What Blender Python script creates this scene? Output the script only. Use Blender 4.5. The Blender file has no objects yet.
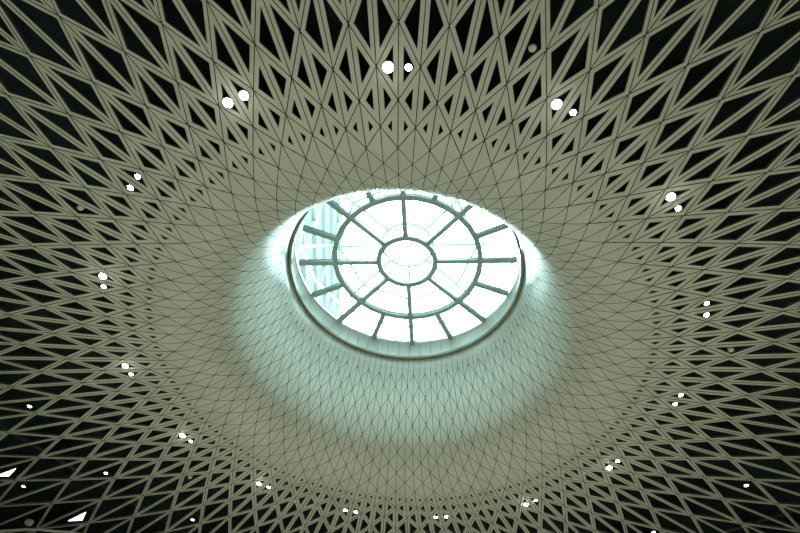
import bpy, bmesh, math, random
from mathutils import Vector, Matrix
random.seed(4)
sc = bpy.context.scene
COL = sc.collection
PI = math.pi
EYE = 1.6                     # eye height above the floor; measured heights below are above the eye
STEP = PI / 60                # half a panel column
PH = -0.06186                 # turn of the first column

# ------------------------------------------------------------------ helpers
def link(name, bm, mat, parent=None, smooth=False):
    me = bpy.data.meshes.new(name)
    bm.normal_update()
    bm.to_mesh(me); bm.free()
    o = bpy.data.objects.new(name, me)
    COL.objects.link(o)
    me.materials.append(mat)
    if smooth:
        for p in me.polygons: p.use_smooth = True
    if parent is not None: o.parent = parent
    return o

def struct(o, label=None, cat=None):
    o['kind'] = 'structure'
    if label: o['label'] = label
    if cat: o['category'] = cat
    return o

def thing(name, label, cat, loc=(0, 0, 0), rot=None, group=None):
    o = bpy.data.objects.new(name, None)
    COL.objects.link(o)
    o.location = loc
    if rot is not None: o.rotation_euler = rot
    o.empty_display_size = .2
    tag(o, label, cat, group)
    return o

def tag(o, label, cat, group=None):
    o['label'] = label; o['category'] = cat
    if group: o['group'] = group
    return o

def dup(root):
    r = root.copy(); COL.objects.link(r)
    for ch in list(root.children):
        c = ch.copy(); COL.objects.link(c); c.parent = r
        for g in list(ch.children):
            d = g.copy(); COL.objects.link(d); d.parent = c
    return r

def lathe(bm, prof, n=24, cap=True, closed=False, a0=0.0):
    """prof: list of (r, z) going round z"""
    rings = []
    for r, z in prof:
        rings.append([bm.verts.new((r * math.cos(a0 + 2 * PI * k / n), r * math.sin(a0 + 2 * PI * k / n), z)) for k in range(n)])
    m = len(rings)
    for i in range(m if closed else m - 1):
        A, B = rings[i], rings[(i + 1) % m]
        for k in range(n):
            bm.faces.new((A[k], A[(k + 1) % n], B[(k + 1) % n], B[k]))
    if cap and not closed:
        bm.faces.new(rings[0][::-1]); bm.faces.new(rings[-1])
    bmesh.ops.recalc_face_normals(bm, faces=bm.faces)

def box(bm, c, s, rz=0.0, m=None):
    v = []
    for z in (-1, 1):
        for x, y in ((-1, -1), (1, -1), (1, 1), (-1, 1)):
            p = Vector((x * s[0] / 2, y * s[1] / 2, z * s[2] / 2))
            p = Matrix.Rotation(rz, 3, 'Z') @ p
            if m is not None: p = m @ p
            v.append(bm.verts.new(p + Vector(c)))
    for f in ((3, 2, 1, 0), (4, 5, 6, 7), (0, 1, 5, 4), (1, 2, 6, 5), (2, 3, 7, 6), (3, 0, 4, 7)):
        bm.faces.new([v[i] for i in f])

def tube(bm, pts, r, n=10):
    pts = [Vector(p) for p in pts]
    rings = []
    for i, p in enumerate(pts):
        t = (pts[min(i + 1, len(pts) - 1)] - pts[max(i - 1, 0)]).normalized()
        a = t.cross(Vector((0, 0, 1)))
        if a.length < 1e-4: a = Vector((1, 0, 0))
        a.normalize(); b = t.cross(a)
        rings.append([bm.verts.new(p + r * (math.cos(2 * PI * k / n) * a + math.sin(2 * PI * k / n) * b)) for k in range(n)])
    for A, B in zip(rings, rings[1:]):
        for k in range(n): bm.faces.new((A[k], A[(k + 1) % n], B[(k + 1) % n], B[k]))
    bm.faces.new(rings[0][::-1]); bm.faces.new(rings[-1])
    bmesh.ops.recalc_face_normals(bm, faces=bm.faces)

def prism(bm, poly, z0, z1):
    a = [bm.verts.new((x, y, z0)) for x, y in poly]
    b = [bm.verts.new((x, y, z1)) for x, y in poly]
    bm.faces.new(a[::-1]); bm.faces.new(b)
    n = len(poly)
    for k in range(n): bm.faces.new((a[k], a[(k + 1) % n], b[(k + 1) % n], b[k]))
    bmesh.ops.recalc_face_normals(bm, faces=bm.faces)

def pol(r, a):                # plan angle 0 points towards -y, growing towards +x
    return (r * math.sin(a), -r * math.cos(a))

# ------------------------------------------------------------------ materials
def mat(name, col, rough=.5, metal=0., spec=.5, noise=0., nscale=2., coat=0.):
    m = bpy.data.materials.new(name); m.use_nodes = True
    nt = m.node_tree; b = nt.nodes['Principled BSDF']
    b.inputs['Base Color'].default_value = (*col, 1)
    b.inputs['Roughness'].default_value = rough
    b.inputs['Metallic'].default_value = metal
    b.inputs['Specular IOR Level'].default_value = spec
    if coat:
        b.inputs['Coat Weight'].default_value = coat; b.inputs['Coat Roughness'].default_value = .25
    if noise:
        tc = nt.nodes.new('ShaderNodeTexCoord'); n = nt.nodes.new('ShaderNodeTexNoise')
        n.inputs['Scale'].default_value = nscale; n.inputs['Detail'].default_value = 3
        r = nt.nodes.new('ShaderNodeValToRGB')
        r.color_ramp.elements[0].position = .35; r.color_ramp.elements[1].position = .65
        r.color_ramp.elements[0].color = (*[c * (1 - noise) for c in col], 1)
        r.color_ramp.elements[1].color = (*[min(1, c * (1 + noise)) for c in col], 1)
        nt.links.new(tc.outputs['Object'], n.inputs['Vector'])
        nt.links.new(n.outputs['Fac'], r.inputs['Fac']); nt.links.new(r.outputs['Color'], b.inputs['Base Color'])
    return m

def emit(name, col, s):
    m = bpy.data.materials.new(name); m.use_nodes = True
    nt = m.node_tree; nt.nodes.clear()
    e = nt.nodes.new('ShaderNodeEmission'); o = nt.nodes.new('ShaderNodeOutputMaterial')
    e.inputs['Color'].default_value = (*col, 1); e.inputs['Strength'].default_value = s
    nt.links.new(e.outputs[0], o.inputs['Surface'])
    return m

M_PANEL = mat('painted_aluminium', (.60, .60, .55), rough=.38, spec=.5, noise=.04, nscale=.8)
M_EDGE_SHADE = mat('return_edge_shade', (.10, .11, .08), rough=.5)  # same panels as the face; shade on their folded edges put into the colour
M_LINER = mat('black_liner', (.008, .010, .010), rough=.9, spec=.1)
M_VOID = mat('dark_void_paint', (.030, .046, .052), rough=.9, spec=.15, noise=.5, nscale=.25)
M_PIPE = mat('void_pipe_paint', (.055, .07, .075), rough=.6)
M_RIM = mat('rim_bronze', (.27, .29, .22), rough=.45, spec=.4)
M_DRUM = mat('drum_paint', (.82, .84, .82), rough=.5, noise=.04)
M_FRAME = mat('frame_paint', (.31, .42, .43), rough=.5, spec=.4)
M_OUT = mat('roof_steel_paint', (.34, .45, .45), rough=.6)
M_TRIM = mat('tower_trim', (.095, .105, .105), rough=1, spec=0)
M_ROOF = mat('white_roof_bounce', (.8, .8, .8), rough=.8)  # unseen roof top, made white to bounce sky light onto the steel frame
M_LAMP = mat('lamp_housing', (.06, .06, .06), rough=.4, metal=.6)
M_BEZEL = mat('lamp_bezel', (.55, .55, .52), rough=.3, metal=.7)
M_LENS = emit('lamp_glow', (1., .97, .92), 60)
M_LENS2 = emit('small_lamp_glow', (.92, .95, 1.), 14)
M_TRI = emit('light_panel_glow', (1., 1., .97), 6)
M_WHITE = mat('white_plastic', (.75, .78, .76), rough=.4)
M_FLOOR = mat('hall_floor_stone', (.49, .47, .375), rough=.5, noise=.08, nscale=.3)
M_WALL = mat('hall_wall_paint', (.42, .42, .35), rough=.8, noise=.05, nscale=.3)
M_GREY = mat('satin_steel', (.85, .85, .82), rough=.35)
M_TOWER = mat('pale_blue_render', (.058, .074, .076), rough=1, spec=0, noise=.06, nscale=.6)

mg = bpy.data.materials.new('clear_glass'); mg.use_nodes = True
nt = mg.node_tree; nt.nodes.clear()
out = nt.nodes.new('ShaderNodeOutputMaterial'); mx = nt.nodes.new('ShaderNodeMixShader')
tr = nt.nodes.new('ShaderNodeBsdfTransparent'); gl = nt.nodes.new('ShaderNodeBsdfGlossy'); fr = nt.nodes.new('ShaderNodeFresnel')
tr.inputs['Color'].default_value = (.93, .985, .97, 1); gl.inputs['Roughness'].default_value = .02
fr.inputs['IOR'].default_value = 1.3
nt.links.new(fr.outputs[0], mx.inputs[0]); nt.links.new(tr.outputs[0], mx.inputs[1]); nt.links.new(gl.outputs[0], mx.inputs[2])
nt.links.new(mx.outputs[0], out.inputs['Surface'])

# ------------------------------------------------------------------ the measured surface: rings of nodes
RING = {-11: (6.40, 22.30), -10: (6.523, 21.588), -9: (6.688, 20.812), -8: (6.869, 20.042), -7: (7.089, 19.27), -6: (7.356, 18.542),
        -5: (7.676, 17.819), -4: (8.054, 17.29), -3: (8.487, 16.925), -2: (8.946, 16.595), -1: (9.484, 16.338),
        0: (10.097, 16.19), 1: (10.835, 16.15), 2: (11.689, 16.15), 3: (12.709, 16.15), 4: (13.928, 16.15),
        5: (15.423, 16.15), 6: (17.169, 16.15), 7: (19.317, 16.15), 8: (21.988, 16.15), 9: (25.25, 16.15),
        10: (29.25, 16.15), 11: (34.2, 16.15), 12: (40.4, 16.15)}
WID = {1: .192, 2: .172, 3: .156, 4: .138, 5: .122, 6: .104, 7: .089, 8: .077, 9: .069, 10: .066, 11: .066}
CEIL = 16.15 + EYE

def node(j, c):
    r, z = RING[j]
    x, y = pol(r, PH + c * STEP)
    return Vector((x, y, z + EYE))

def inset(tri, d):
    """triangle moved in by d from its edges; None when nothing is left"""
    a, b, c = tri
    la, lb, lc = (b - c).length, (c - a).length, (a - b).length
    per = la + lb + lc
    area = (b - a).cross(c - a).length / 2
    inr = 2 * area / per
    if inr <= d * 1.02: return None
    I = (a * la + b * lb + c * lc) / per
    k = 1 - d / inr
    return [I + (p - I) * k for p in tri]

def clip_corners(tri, q):
    out = []
    for i in range(3):
        p, n, m = tri[i], tri[(i + 1) % 3], tri[(i - 1) % 3]
        out.append(p + (m - p).normalized() * q); out.append(p + (n - p).normalized() * q)
    return out

GAP = .014
DEP = .12
def panel(bm, tri, w, gap=GAP, dep=DEP, clip=.022):
    n = (tri[1] - tri[0]).cross(tri[2] - tri[0]).normalized()
    # away from the hall: up, or outward from the axis inside the funnel
    ctr = (tri[0] + tri[1] + tri[2]) / 3
    away = Vector((ctr.x, ctr.y, 0)).normalized() * .6 + Vector((0, 0, .8))
    if n.dot(away) < 0: n = -n
    o = inset(tri, gap)
    if o is None: return
    hole = inset(tri, w) if w else None
    if hole is None:
        poly = clip_corners(o, clip)
        lo = [bm.verts.new(p) for p in poly]
        hi = [bm.verts.new(p + n * .03) for p in poly]
        bm.faces.new(lo)
        for k in range(len(poly)):
            bm.faces.new((lo[k], hi[k], hi[(k + 1) % len(poly)], lo[(k + 1) % len(poly)]))
        return
    ol, il = [bm.verts.new(p) for p in o], [bm.verts.new(p) for p in hole]
    oh, ih = [bm.verts.new(p + n * dep) for p in o], [bm.verts.new(p + n * dep) for p in hole]
    for k in range(3):
        q = (k + 1) % 3
        bm.faces.new((ol[k], ol[q], il[q], il[k]))
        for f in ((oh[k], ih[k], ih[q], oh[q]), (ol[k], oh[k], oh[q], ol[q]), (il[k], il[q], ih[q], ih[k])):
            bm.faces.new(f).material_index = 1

def surf(t, c):
    """point of the smooth funnel at ring coordinate t and column c"""
    j = max(-11, min(11, math.floor(t))); u = t - j
    P = [RING[max(-11, min(12, j + k))] for k in (-1, 0, 1, 2)]
    q = []
    for i in (0, 1):
        a, b, d, e = (p[i] for p in P)
        q.append(.5 * (2 * b + (d - a) * u + (2 * a - 5 * b + 4 * d - e) * u * u + (3 * b - a - 3 * d + e) * u ** 3))
    x, y = pol(q[0], PH + c * STEP)
    return Vector((x, y, q[1] + EYE))

def curved_panel(bm, tc, n=4, gap=.0115, thick=.03):
    """panel given by corners (t, c), bent onto the funnel, edges kept apart by a joint"""
    P = [surf(*q) for q in tc]
    m = len(tc)
    if m == 3:
        ins = inset(P, gap)
        v0, v1 = P[1] - P[0], P[2] - P[0]
        d00, d01, d11 = v0.dot(v0), v0.dot(v1), v1.dot(v1); den = d00 * d11 - d01 * d01
        cor = []
        for p in ins:
            v2 = p - P[0]; b = (d11 * v2.dot(v0) - d01 * v2.dot(v1)) / den; g = (d00 * v2.dot(v1) - d01 * v2.dot(v0)) / den
            cor.append([tc[0][i] * (1 - b - g) + tc[1][i] * b + tc[2][i] * g for i in (0, 1)])
        grid = [[bm.verts.new(surf(*[cor[0][i] * (1 - (a + b) / n) + cor[1][i] * a / n + cor[2][i] * b / n for i in (0, 1)])) for b in range(n + 1 - a)] for a in range(n + 1)]
        faces = []
        for a in range(n):
            for b in range(n - a):
                faces.append(bm.faces.new((grid[a][b], grid[a + 1][b], grid[a][b + 1])))
                if a + b < n - 1: faces.append(bm.faces.new((grid[a + 1][b], grid[a + 1][b + 1], grid[a][b + 1])))
    else:
        # upright strip: tc = low-left, low-right, top-right, top-left
        (t0, c0), (t1, c1), (t2, _), (t3, _) = tc
        r = surf(t0, c0).to_2d().length; dc = gap / r / STEP * (1 if c1 > c0 else -1)
        c0 += dc; c1 -= dc; dt = .03
        grid = [[bm.verts.new(surf((t0 - dt) * (1 - a) * (1 - b) + (t1 - dt) * a * (1 - b) + (t2 + dt) * a * b + (t3 + dt) * (1 - a) * b, c0 + (c1 - c0) * a)) for b in (0, .34, .67, 1)] for a in (0, .5, 1)]
        faces = [bm.faces.new((grid[i][k], grid[i + 1][k], grid[i + 1][k + 1], grid[i][k + 1])) for i in range(2) for k in range(3)]
    for f in faces: f.smooth = True

bm_lat, bm_fun = bmesh.new(), bmesh.new()
TT = -10.65                      # upper end of the cladding below the collar
for j in range(-10, 12):
    for c in range(0, 120):
        if (c - j) % 2: continue
        # diamond whose side corners are the nodes (j, c) and (j, c + 2)
        if j >= 1:
            A, B = node(j, c), node(j, c + 2)
            lo, hi = node(j - 1, c + 1), node(j + 1, c + 1)
            dep = min(.13, .02 + .018 * j)
            panel(bm_lat, [A, lo, hi], WID[j], dep=dep); panel(bm_lat, [B, lo, hi], WID[j], dep=dep)
        elif j > -10:
            curved_panel(bm_fun, [(j, c), (j - 1, c + 1), (j + 1, c + 1)])
            curved_panel(bm_fun, [(j, c + 2), (j - 1, c + 1), (j + 1, c + 1)])
        else:
            curved_panel(bm_fun, [(-10, c), (-9, c + 1), (TT, c + 1), (TT, c)])
            curved_panel(bm_fun, [(-10, c + 2), (-9, c + 1), (TT, c + 1), (TT, c + 2)])
bmesh.ops.recalc_face_normals(bm_lat, faces=bm_lat.faces)
for f in bm_fun.faces:           # faces look into the hall
    f.normal_update(); ce = f.calc_center_median()
    if f.normal.dot(Vector((ce.x, ce.y, 0)).normalized() * .6 + Vector((0, 0, .8))) > 0: f.normal_flip()
lat = link('ceiling', bm_lat, M_PANEL)
lat.data.materials.append(M_EDGE_SHADE)
struct(lat, 'flat lattice ceiling of triangular grey-beige panels with triangular openings', 'ceiling')
fun = link('wall_oculus', bm_fun, M_PANEL)
struct(fun, 'smooth funnel of triangular cladding panels rising to the round skylight', 'wall')

# black liner behind the closed panels (seen in the joints)
bm = bmesh.new()
prof = []
for j in range(-11, 2):
    r, z = RING[j]
    if j <= -4: prof.append((r + .10, z + EYE + .02))
    elif j <= 0: prof.append((r + .07, z + EYE + .10))
prof.append((10.30, 16.15 + EYE + .16)); prof.append((10.36, 16.15 + EYE + .5)); 
lathe(bm, prof[::-1], n=120, cap=False)
lin = link('trim_1', bm, M_LINER)
struct(lin, 'black liner behind the joints of the funnel panels', 'liner')

# collar between the last panels and the rim, with the upright joints running on
def ring_panels(bm, r0, z0, r1, z1, n, gap, off, thick=.03):
    for k in range(n):
        a0 = PH + off + (k) * 2 * PI / n + gap / r0 / 2; a1 = PH + off + (k + 1) * 2 * PI / n - gap / r0 / 2
        v = []
        for r, z in ((r0, z0), (r1, z1)):
            for t in (0, thick):
                for a in (a0, a1):
                    x, y = pol(r + t, a); v.append(bm.verts.new((x, y, z + EYE)))
        for f in ((0, 1, 5, 4), (2, 6, 7, 3), (0, 4, 6, 2), (1, 3, 7, 5), (4, 5, 7, 6), (0, 2, 3, 1)):
            bm.faces.new([v[i] for i in f])
    bmesh.ops.recalc_face_normals(bm, faces=bm.faces)
bm = bmesh.new(); ring_panels(bm, 6.45, 22.06, 6.41, 22.72, 120, .02, 0)
o = link('trim_2', bm, M_PANEL); struct(o, 'narrow collar of upright panels just below the dark skylight rim', 'collar')
bm = bmesh.new(); lathe(bm, [(6.50, 22.0 + EYE), (6.50, 22.75 + EYE), (6.40, 22.75 + EYE), (6.47, 24.0 + EYE)], n=120, cap=False)
o = link('trim_3', bm, M_LINER); struct(o, 'black liner behind collar and drum joints', 'liner')
# the dark rim
bm = bmesh.new()
lathe(bm, [(6.22, 22.71 + EYE), (6.37, 22.71 + EYE), (6.37, 22.84 + EYE), (6.22, 22.84 + EYE)], n=160, cap=False, closed=True)
o = link('trim_4', bm, M_RIM); struct(o, 'dark bronze ring edging the mouth of the skylight drum', 'rim')
# drum
bm = bmesh.new(); ring_panels(bm, 6.34, 22.84, 6.34, 24.02, 60, .02, STEP)
o = link('wall_drum', bm, M_DRUM); struct(o, 'white drum wall between the dark rim and the glass', 'wall')

# ------------------------------------------------------------------ skylight
win = bpy.data.objects.new('window_1', None); COL.objects.link(win)
GZ = 24.05 + EYE
win.location = (.05, -.06, GZ)
struct(win, 'round skylight with an inner ring, middle ring and sixteen radial bars', 'skylight')
SA = math.radians(-7.4)
R_IN, R_MID, R_OUT = 1.60, 4.11, 6.22
def reach(a):                 # bars run to a circle set slightly off the frame's own centre
    return max(4.5, 6.17 + .30 * -math.cos(a))
def gring(r, w, h, n, z=0.0):
    bm = bmesh.new()
    lathe(bm, [(r - w / 2, z - h / 2), (r + w / 2, z - h / 2), (r + w / 2, z + h / 2), (r - w / 2, z + h / 2)], n=n, cap=False, closed=True,
          a0=-PI / 2 + SA)
    return bm
link('inner_ring', gring(R_IN, .29, .30, 32), M_FRAME, win)
link('middle_ring', gring(R_MID, .29, .30, 32), M_FRAME, win)
def bar(bm, a, r0, r1, w, h, z=0.0):
    d = Vector((math.sin(a), -math.cos(a), 0)); t = Vector((math.cos(a), math.sin(a), 0))
    v = []
    for zz in (z - h / 2, z + h / 2):
        for rr, s in ((r0, -1), (r1, -1), (r1, 1), (r0, 1)):
            p = d * rr + t * s * w / 2; v.append(bm.verts.new((p.x, p.y, zz)))
    for f in ((0, 1, 2, 3), (7, 6, 5, 4), (0, 4, 5, 1), (1, 5, 6, 2), (2, 6, 7, 3), (3, 7, 4, 0)): bm.faces.new([v[i] for i in f])
    bmesh.ops.recalc_face_normals(bm, faces=bm.faces)
for k in range(8):
    bm = bmesh.new(); bar(bm, SA + k * PI / 4, R_IN + .12, R_MID - .115, .25, .26); link('glazing_bar', bm, M_FRAME, win)
for k in range(16):
    bm = bmesh.new(); bar(bm, SA + k * PI / 8, R_MID + .115, min(6.36, reach(SA + k * PI / 8)), .27, .26); link('glazing_bar', bm, M_FRAME, win)
def wedge(a0, a1, r0, r1, z0, z1, n=6):
    bm = bmesh.new()
    arc = [a0 + (a1 - a0) * i / n for i in range(n + 1)]
    if r0 > 0: poly = [pol(r1, a) for a in arc] + [pol(r0, a) for a in arc[::-1]]
    else: poly = [pol(r1, a) for a in arc[:-1]]
    prism(bm, poly, z0, z1)
    return bm
link('pane', wedge(0, 2 * PI, 0, R_IN - .05, .155, .185, 48), mg, win)
for k in range(8):
    link('pane', wedge(SA + k * PI / 4, SA + (k + 1) * PI / 4, R_IN + .05, R_MID - .05, .155, .185, 8), mg, win)
for k in range(16):
    link('pane', wedge(SA + k * PI / 8, SA + (k + 1) * PI / 8, R_MID + .05, 6.40, .155, .185, 6), mg, win)
# outer curb carrying the glass
bm = bmesh.new()
lathe(bm, [(6.41, -.10), (6.75, -.10), (6.75, .35), (6.41, .35)], n=120, cap=False, closed=True)
link('curb', bm, M_DRUM, win)

# pale steel frame standing above the glass
ft = thing('roof_frame', 'pale steel ring and spoke frame seen faintly above the skylight glass', 'frame', (0, 0, GZ + 1.75))
bm = gring(R_IN * .95, .16, .10, 16); link('hoop', bm, M_OUT, ft)
bm = gring(4.15, .16, .10, 8); link('hoop', bm, M_OUT, ft)
bm = gring(6.5, .12, .12, 16); link('hoop', bm, M_OUT, ft)
for k in range(8):
    bm = bmesh.new(); bar(bm, SA + k * PI / 4, R_IN, 6.5, .15, .09); link('spoke', bm, M_OUT, ft)
for k in range(8):
    bm = bmesh.new(); x, y = pol(6.5, SA + k * PI / 4); box(bm, (x, y, -.85), (.12, .12, 1.7)); link('post', bm, M_OUT, ft)

# ------------------------------------------------------------------ hall shell
H = 46.0; TOP = 23.9 + EYE
bm = bmesh.new(); box(bm, (0, 0, -.1), (2 * H, 2 * H, .2)); o = link('floor', bm, M_FLOOR); struct(o, 'pale stone hall floor', 'floor')
for nm, cx, cy, sx, sy in (('wall_left', -H - .1, 0, .2, 2 * H + .4), ('wall_right', H + .1, 0, .2, 2 * H + .4), ('wall_front', 0, H + .1, 2 * H, .2), ('wall_back', 0, -H - .1, 2 * H, .2)):
    bm = bmesh.new(); box(bm, (cx, cy, CEIL / 2), (sx, sy, CEIL)); o = link(nm, bm, M_WALL); struct(o, 'plain hall wall, ' + nm[5:] + ' side', 'wall')
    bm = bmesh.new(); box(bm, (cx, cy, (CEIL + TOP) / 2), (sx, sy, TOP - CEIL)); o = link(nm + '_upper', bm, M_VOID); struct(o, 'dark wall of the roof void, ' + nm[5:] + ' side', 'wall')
# roof slab with its round hole
bm = bmesh.new()
n = 120
inner = [pol(6.5, 2 * PI * k / n) for k in range(n)]
def sq(k):
    x, y = pol(1, 2 * PI * k / n); s = (H + .2) / max(abs(x), abs(y)); return (x * s, y * s)
outer = [sq(k) for k in range(n)]
for z in (TOP, TOP + .3):
    vi = [bm.verts.new((x, y, z)) for x, y in inner]; vo = [bm.verts.new((x, y, z)) for x, y in outer]
    for k in range(n): bm.faces.new((vi[k], vo[k], vo[(k + 1) % n], vi[(k + 1) % n]))
bmesh.ops.recalc_face_normals(bm, faces=bm.faces)
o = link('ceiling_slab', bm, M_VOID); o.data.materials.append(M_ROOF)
for p in o.data.polygons:
    if p.center.z > TOP + .2: p.material_index = 1
struct(o, 'dark roof slab above the lattice', 'ceiling'); struct(o, 'dark roof slab above the lattice', 'ceiling')

# pipes and ducts in the void
pipes = [('straight dark pipe in the void beyond the top right of the lattice', [(2, -22, 19.6), (14, -15.5, 19.6)], .07),
         ('dark pipe crossing the void at the upper right corner', [(13, -18, 20.2), (24, -10, 20.2)], .09),
         ('dark pipe in the void behind the right side of the lattice', [(19, -9, 19.8), (23, 8, 19.8)], .07),
         ('dark pipe in the void behind the upper left of the lattice', [(-11, -20, 19.8), (-22, -9, 19.8)], .09),
         ('dark pipe in the void behind the lower left of the lattice', [(-26, 8, 20.0), (-14, 22, 20.0)], .1),
         ('dark pipe in the void behind the lower right of the lattice', [(14, 23, 20.0), (28, 8, 20.0)], .1)]
for lab, pts, r in pipes:
    bm = bmesh.new(); tube(bm, pts, r)
    mid = (Vector(pts[0]) + Vector(pts[1])) / 2
    bmesh.ops.translate(bm, verts=bm.verts, vec=-mid)
    root = thing('pipe', lab, 'pipe', mid, None, 'pipes in the roof void')
    link('tube', bm, M_PIPE, root, smooth=True)
    for t in (.15, .85):
        q = Vector(pts[0]).lerp(Vector(pts[1]), t) - mid; h = TOP - mid.z
        bm = bmesh.new(); box(bm, (q.x, q.y, h / 2), (.025, .025, h)); link('hanger', bm, M_PIPE, root)
    
# ------------------------------------------------------------------ floodlights in the openings
def make_flood(r, depth=.26):
    root = bpy.data.objects.new('ceiling_spotlight', None); COL.objects.link(root)
    bm = bmesh.new()
    pr = [(r * .55, depth), (r * .8, depth * .8), (r * .8, depth * .45), (r * .98, .03), (r * .98, 0.0), (r * .84, 0.0), (r * .84, .02)]
    lathe(bm, pr, n=20, cap=True)
    h = link('housing', bm, M_LAMP, root, smooth=False)
    bm = bmesh.new()
    lathe(bm, [(r * .86, -.012), (r * 1.0, -.012), (r * 1.0, .03), (r * .86, .03)], n=24, cap=False, closed=True)
    link('bezel', bm, M_BEZEL, root)
    bm = bmesh.new()
    dome = .07 if r > .13 else .012  # deeper dome added on bright lamps to throw light onto the panels around
    lathe(bm, [(r * .1, -dome), (r * .45, -dome * .88), (r * .7, -dome * .6), (r * .86, -.004), (r * .86, .008)], n=24); link('lens', bm, M_LENS, root, smooth=True)
    bm = bmesh.new()
    box(bm, (0, 0, depth + .17), (.03, .03, .34)); box(bm, (0, 0, depth + .02), (r * 1.3, .03, .015))
    link('bracket', bm, M_LAMP, root)
    return root
PAIR = [('at the top centre', 'left', 'right'), ('at the upper right', 'upper', 'lower'), ('high on the right side', 'upper', 'lower'),
        ('halfway down the right side', 'upper', 'lower'), ('on the right side below halfway', 'upper', 'lower'), ('at the lower right', 'upper', 'lower'),
        ('at bottom, right of centre', 'right', 'left'), ('at the bottom centre', 'right', 'left'), ('at bottom, left of centre', 'right', 'left'),
        ('at bottom left', 'right', 'left'), ('at the lower left', 'lower', 'upper'), ('on the left side below halfway', 'lower', 'upper'),
        ('halfway up the left side', 'lower', 'upper'), ('high on the left side', 'lower', 'upper'), ('at the upper left', 'left', 'right')]
# radius of each lens, (first, second) going clockwise; glare widens the larger ones
BIG = {0: (.185, .115), 1: (.175, .11), 2: (.165, .11), 3: (.10, .115), 4: (.11, .11), 5: (.11, .16), 6: (.10, .14), 7: (.11, .12), 8: (.11, .13),
       9: (.11, .145), 10: (.11, .16), 11: (.11, .15), 12: (.11, .17), 13: (.12, .11), 14: (.175, .165)}
protos = {}
for k in range(15):
    where, n0, n1 = PAIR[k]
    for s in (0, 1):
        c = 8 * k + (-.46 if s == 0 else .46)
        r = BIG[k][s]
        if r in protos: root = dup(protos[r])
        else: root = make_flood(r); protos[r] = root
        big = r > .13
        x, y = pol(12.68, PH + c * STEP)
        root.location = (x, y, CEIL - .03 if big else CEIL + .02)
        nm = n0 if s == 0 else n1
        tag(root, '%s white spotlight, the %s one of the pair %s' % ('glare-widened' if big else 'small round', nm, where), 'spotlight',
            'paired spotlights in the lattice openings')
        ld = bpy.data.lights.new('floodlight_beam', 'SPOT'); ld.energy = 1.0; ld.spot_size = math.radians(120); ld.spot_blend = .6
        ld.color = (1., .945, .80); ld.shadow_soft_size = .1
        ld.energy = 1000
        lo = bpy.data.objects.new('floodlight_beam', ld); COL.objects.link(lo); lo.location = (x, y, CEIL - .12)
        lo.parent = None

# small downlights further out in the lattice
smalls = [(-18.48, 5.69, 'small white downlight in a lattice opening at the far left edge, lower half'),
          (-15.98, 11.19, 'small white downlight at lower left, above the lower triangular light panel'),
          (-21.59, 13.51, 'small white downlight just below the higher triangular light panel in the bottom left corner'),
          (-11.67, 15.46, 'small white downlight at the bottom edge, a quarter of the way from the left'),
          (18.42, 6.41, 'small white downlight far out at the lower right'),
          (15.53, 11.65, 'small white downlight cut by the bottom edge right of centre')]
first = None
for x, y, lab in smalls:
    if first is None:
        root = bpy.data.objects.new('downlight', None); COL.objects.link(root); first = root
        bm = bmesh.new(); lathe(bm, [(.09, .20), (.115, .16), (.12, .03), (.12, 0), (.10, 0), (.10, .02)], n=20); link('housing', bm, M_LAMP, root)
        bm = bmesh.new(); lathe(bm, [(.10, -.004), (.10, .006)], n=20); link('lens', bm, M_LENS2, root)
        bm = bmesh.new(); box(bm, (0, 0, .36), (.03, .03, .3)); link('stem', bm, M_LAMP, root)
    else: root = dup(first)
    root.location = (x, y, CEIL + .06)
    tag(root, lab, 'downlight', 'downlights in the outer lattice')
fits = [(3.09, -13.5, 'unlit pale round speaker just above and left of the upper right spotlight pair'),
        (-12.3, -6.55, 'unlit pale round speaker at the left, below the high left spotlight pair'),
        (13.68, -2.61, 'unlit pale round speaker at the right, between two spotlight pairs'),
        (-11.08, 10.82, 'unlit pale round speaker just below the lower left spotlight pair'),
        (-22.95, 18.15, 'larger unlit grey round ceiling speaker in the bottom left corner')]
first = None
for i, (x, y, lab) in enumerate(fits):
    if first is None:
        root = bpy.data.objects.new('ceiling_speaker', None); COL.objects.link(root); first = root
        bm = bmesh.new(); lathe(bm, [(.03, -.07), (.075, -.06), (.11, -.03), (.12, 0), (.12, .12), (.09, .16)], n=20); link('body', bm, M_WHITE, root)
        bm = bmesh.new(); box(bm, (0, 0, .3), (.02, .02, .3)); link('stem', bm, M_LAMP, root)
    else: root = dup(first)
    root.location = (x, y, CEIL + (.10 if i < 4 else .12))
    if i == 4: root.scale = (2.1, 2.1, 1.4)
    tag(root, lab, 'speaker', 'unlit round speakers in the lattice')

# triangular luminous panels above two far openings
for pts, lab in (([(-20.65, 18.3), (-19.09, 16.94), (-19.65, 18.03)], 'white glowing triangular light panel near the bottom edge at the lower left'),
                 ([(-23.7, 13.65), (-22.08, 12.6), (-22.86, 13.52)], 'white glowing triangular light panel cut by the left edge, higher of the two')):
    cx = sum(p[0] for p in pts) / 3; cy = sum(p[1] for p in pts) / 3; zz = 16.75 + EYE
    root = thing('ceiling_light_panel', lab, 'light panel', (cx, cy, zz), None, 'triangular light panels')
    loc = [(p[0] - cx, p[1] - cy) for p in pts]
    bm = bmesh.new(); prism(bm, loc, 0, .02); link('diffuser', bm, M_TRI, root)
    bm = bmesh.new(); prism(bm, [(x * 1.15, y * 1.15) for x, y in loc], .03, .12); link('housing', bm, M_LAMP, root)
    bm = bmesh.new(); box(bm, (0, 0, (TOP - zz) / 2 + .05), (.03, .03, TOP - zz - .1)); link('hanger', bm, M_LAMP, root)

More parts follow.
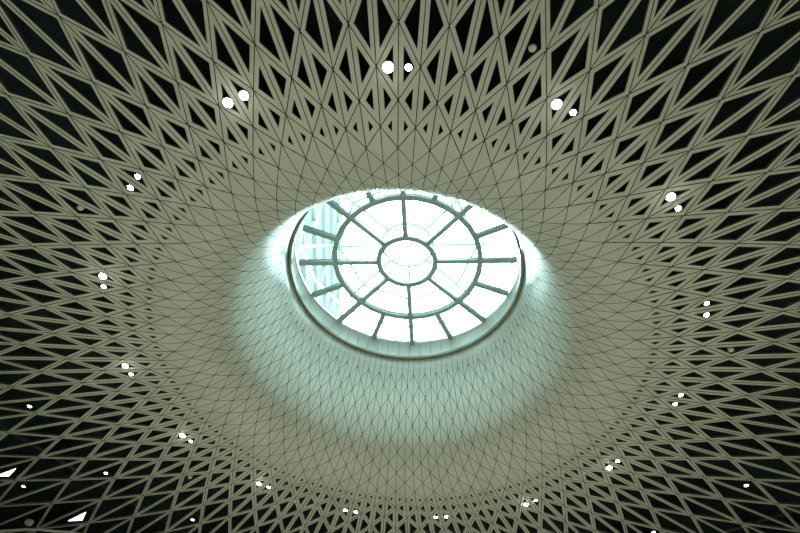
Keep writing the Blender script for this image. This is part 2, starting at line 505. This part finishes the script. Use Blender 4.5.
# curved steel rail hung below the lattice in the lower left corner
pts = [(-30.0, 19.4), (-27.5, 18.9), (-25.27, 18.35), (-24.33, 18.08), (-23.45, 17.78), (-22.57, 17.5), (-21.6, 17.38), (-20.87, 17.36), (-19.56, 17.31), (-18.3, 17.5), (-16.5, 18.1)]
root = thing('curved_rail', 'thin curved grey steel rail across the bottom left corner below the lattice', 'rail', (-23.0, 17.7, 15.6 + EYE))
bm = bmesh.new(); tube(bm, [(x + 23.0, y - 17.7, 0) for x, y in pts], .07, 8); link('rail', bm, M_GREY, root, smooth=True)
for i in (1, 5, 9):
    x, y = pts[i]
    bm = bmesh.new(); box(bm, (x + 23.0, y - 17.7, .32), (.02, .02, .6)); link('hanger', bm, M_LAMP, root)

# ------------------------------------------------------------------ outside: a neighbouring block and the sky
root = thing('exterior_building', 'pale blue building seen faintly through the left panes of the skylight', 'building', (-13.4, 18.5, 28.0))
bm = bmesh.new(); box(bm, (0, 0, 14), (10, 27, 28)); link('body', bm, M_TOWER, root)
for k in range(6):
    bm = bmesh.new(); box(bm, (5.1, 0, 3 + k * 4.4), (.5, 27.2, .35)); link('ledge', bm, M_TRIM, root)
for k in range(4):
    bm = bmesh.new(); box(bm, (5.15, -12 + k * 8, 14), (.45, .3, 28)); link('pilaster', bm, M_TRIM, root)

w = bpy.data.worlds.new('bright_overcast_sky'); sc.world = w; w.use_nodes = True
nt = w.node_tree; bg = nt.nodes['Background']
tc = nt.nodes.new('ShaderNodeTexCoord'); n = nt.nodes.new('ShaderNodeTexNoise'); r = nt.nodes.new('ShaderNodeValToRGB')
n.inputs['Scale'].default_value = 2.2; n.inputs['Detail'].default_value = 4
r.color_ramp.elements[0].position = .3; r.color_ramp.elements[1].position = .7
r.color_ramp.elements[0].color = (.64, .96, .95, 1); r.color_ramp.elements[1].color = (.76, 1, .98, 1)
nt.links.new(tc.outputs['Generated'], n.inputs['Vector']); nt.links.new(n.outputs['Fac'], r.inputs['Fac']); nt.links.new(r.outputs['Color'], bg.inputs['Color'])
bg.inputs['Strength'].default_value = 26.0

pd = bpy.data.lights.new('skylight_portal', 'AREA'); pd.shape = 'DISK'; pd.size = 12.9; pd.cycles.is_portal = True
po = bpy.data.objects.new('skylight_portal', pd); COL.objects.link(po); po.location = (0, 0, GZ + .4)

# ------------------------------------------------------------------ camera
cd = bpy.data.cameras.new('camera'); cam = bpy.data.objects.new('camera', cd); COL.objects.link(cam); sc.camera = cam
Fv = Vector((-0.01088356, 0.58261692, 0.81267402)); Uv = Vector((-0.09401947, -0.80971791, 0.57923851)); Rv = Vector((0.99551087, -0.070103, 0.06358995))
M = Matrix((Rv, Uv, -Fv)).transposed().to_4x4(); M.translation = Vector((0, -16.8917, EYE)); cam.matrix_world = M
cd.sensor_width = 36; cd.lens = 518.654 / 800 * 36; cd.clip_end = 500

sc.view_settings.view_transform = 'Standard'; sc.view_settings.look = 'None'; sc.view_settings.gamma = 1
sc.view_settings.exposure = 0; sc.view_settings.use_curve_mapping = False
cy = sc.cycles
cy.max_bounces = 8; cy.diffuse_bounces = 4; cy.glossy_bounces = 3; cy.transparent_max_bounces = 12
cy.sample_clamp_indirect = 6
cy.use_denoising = True
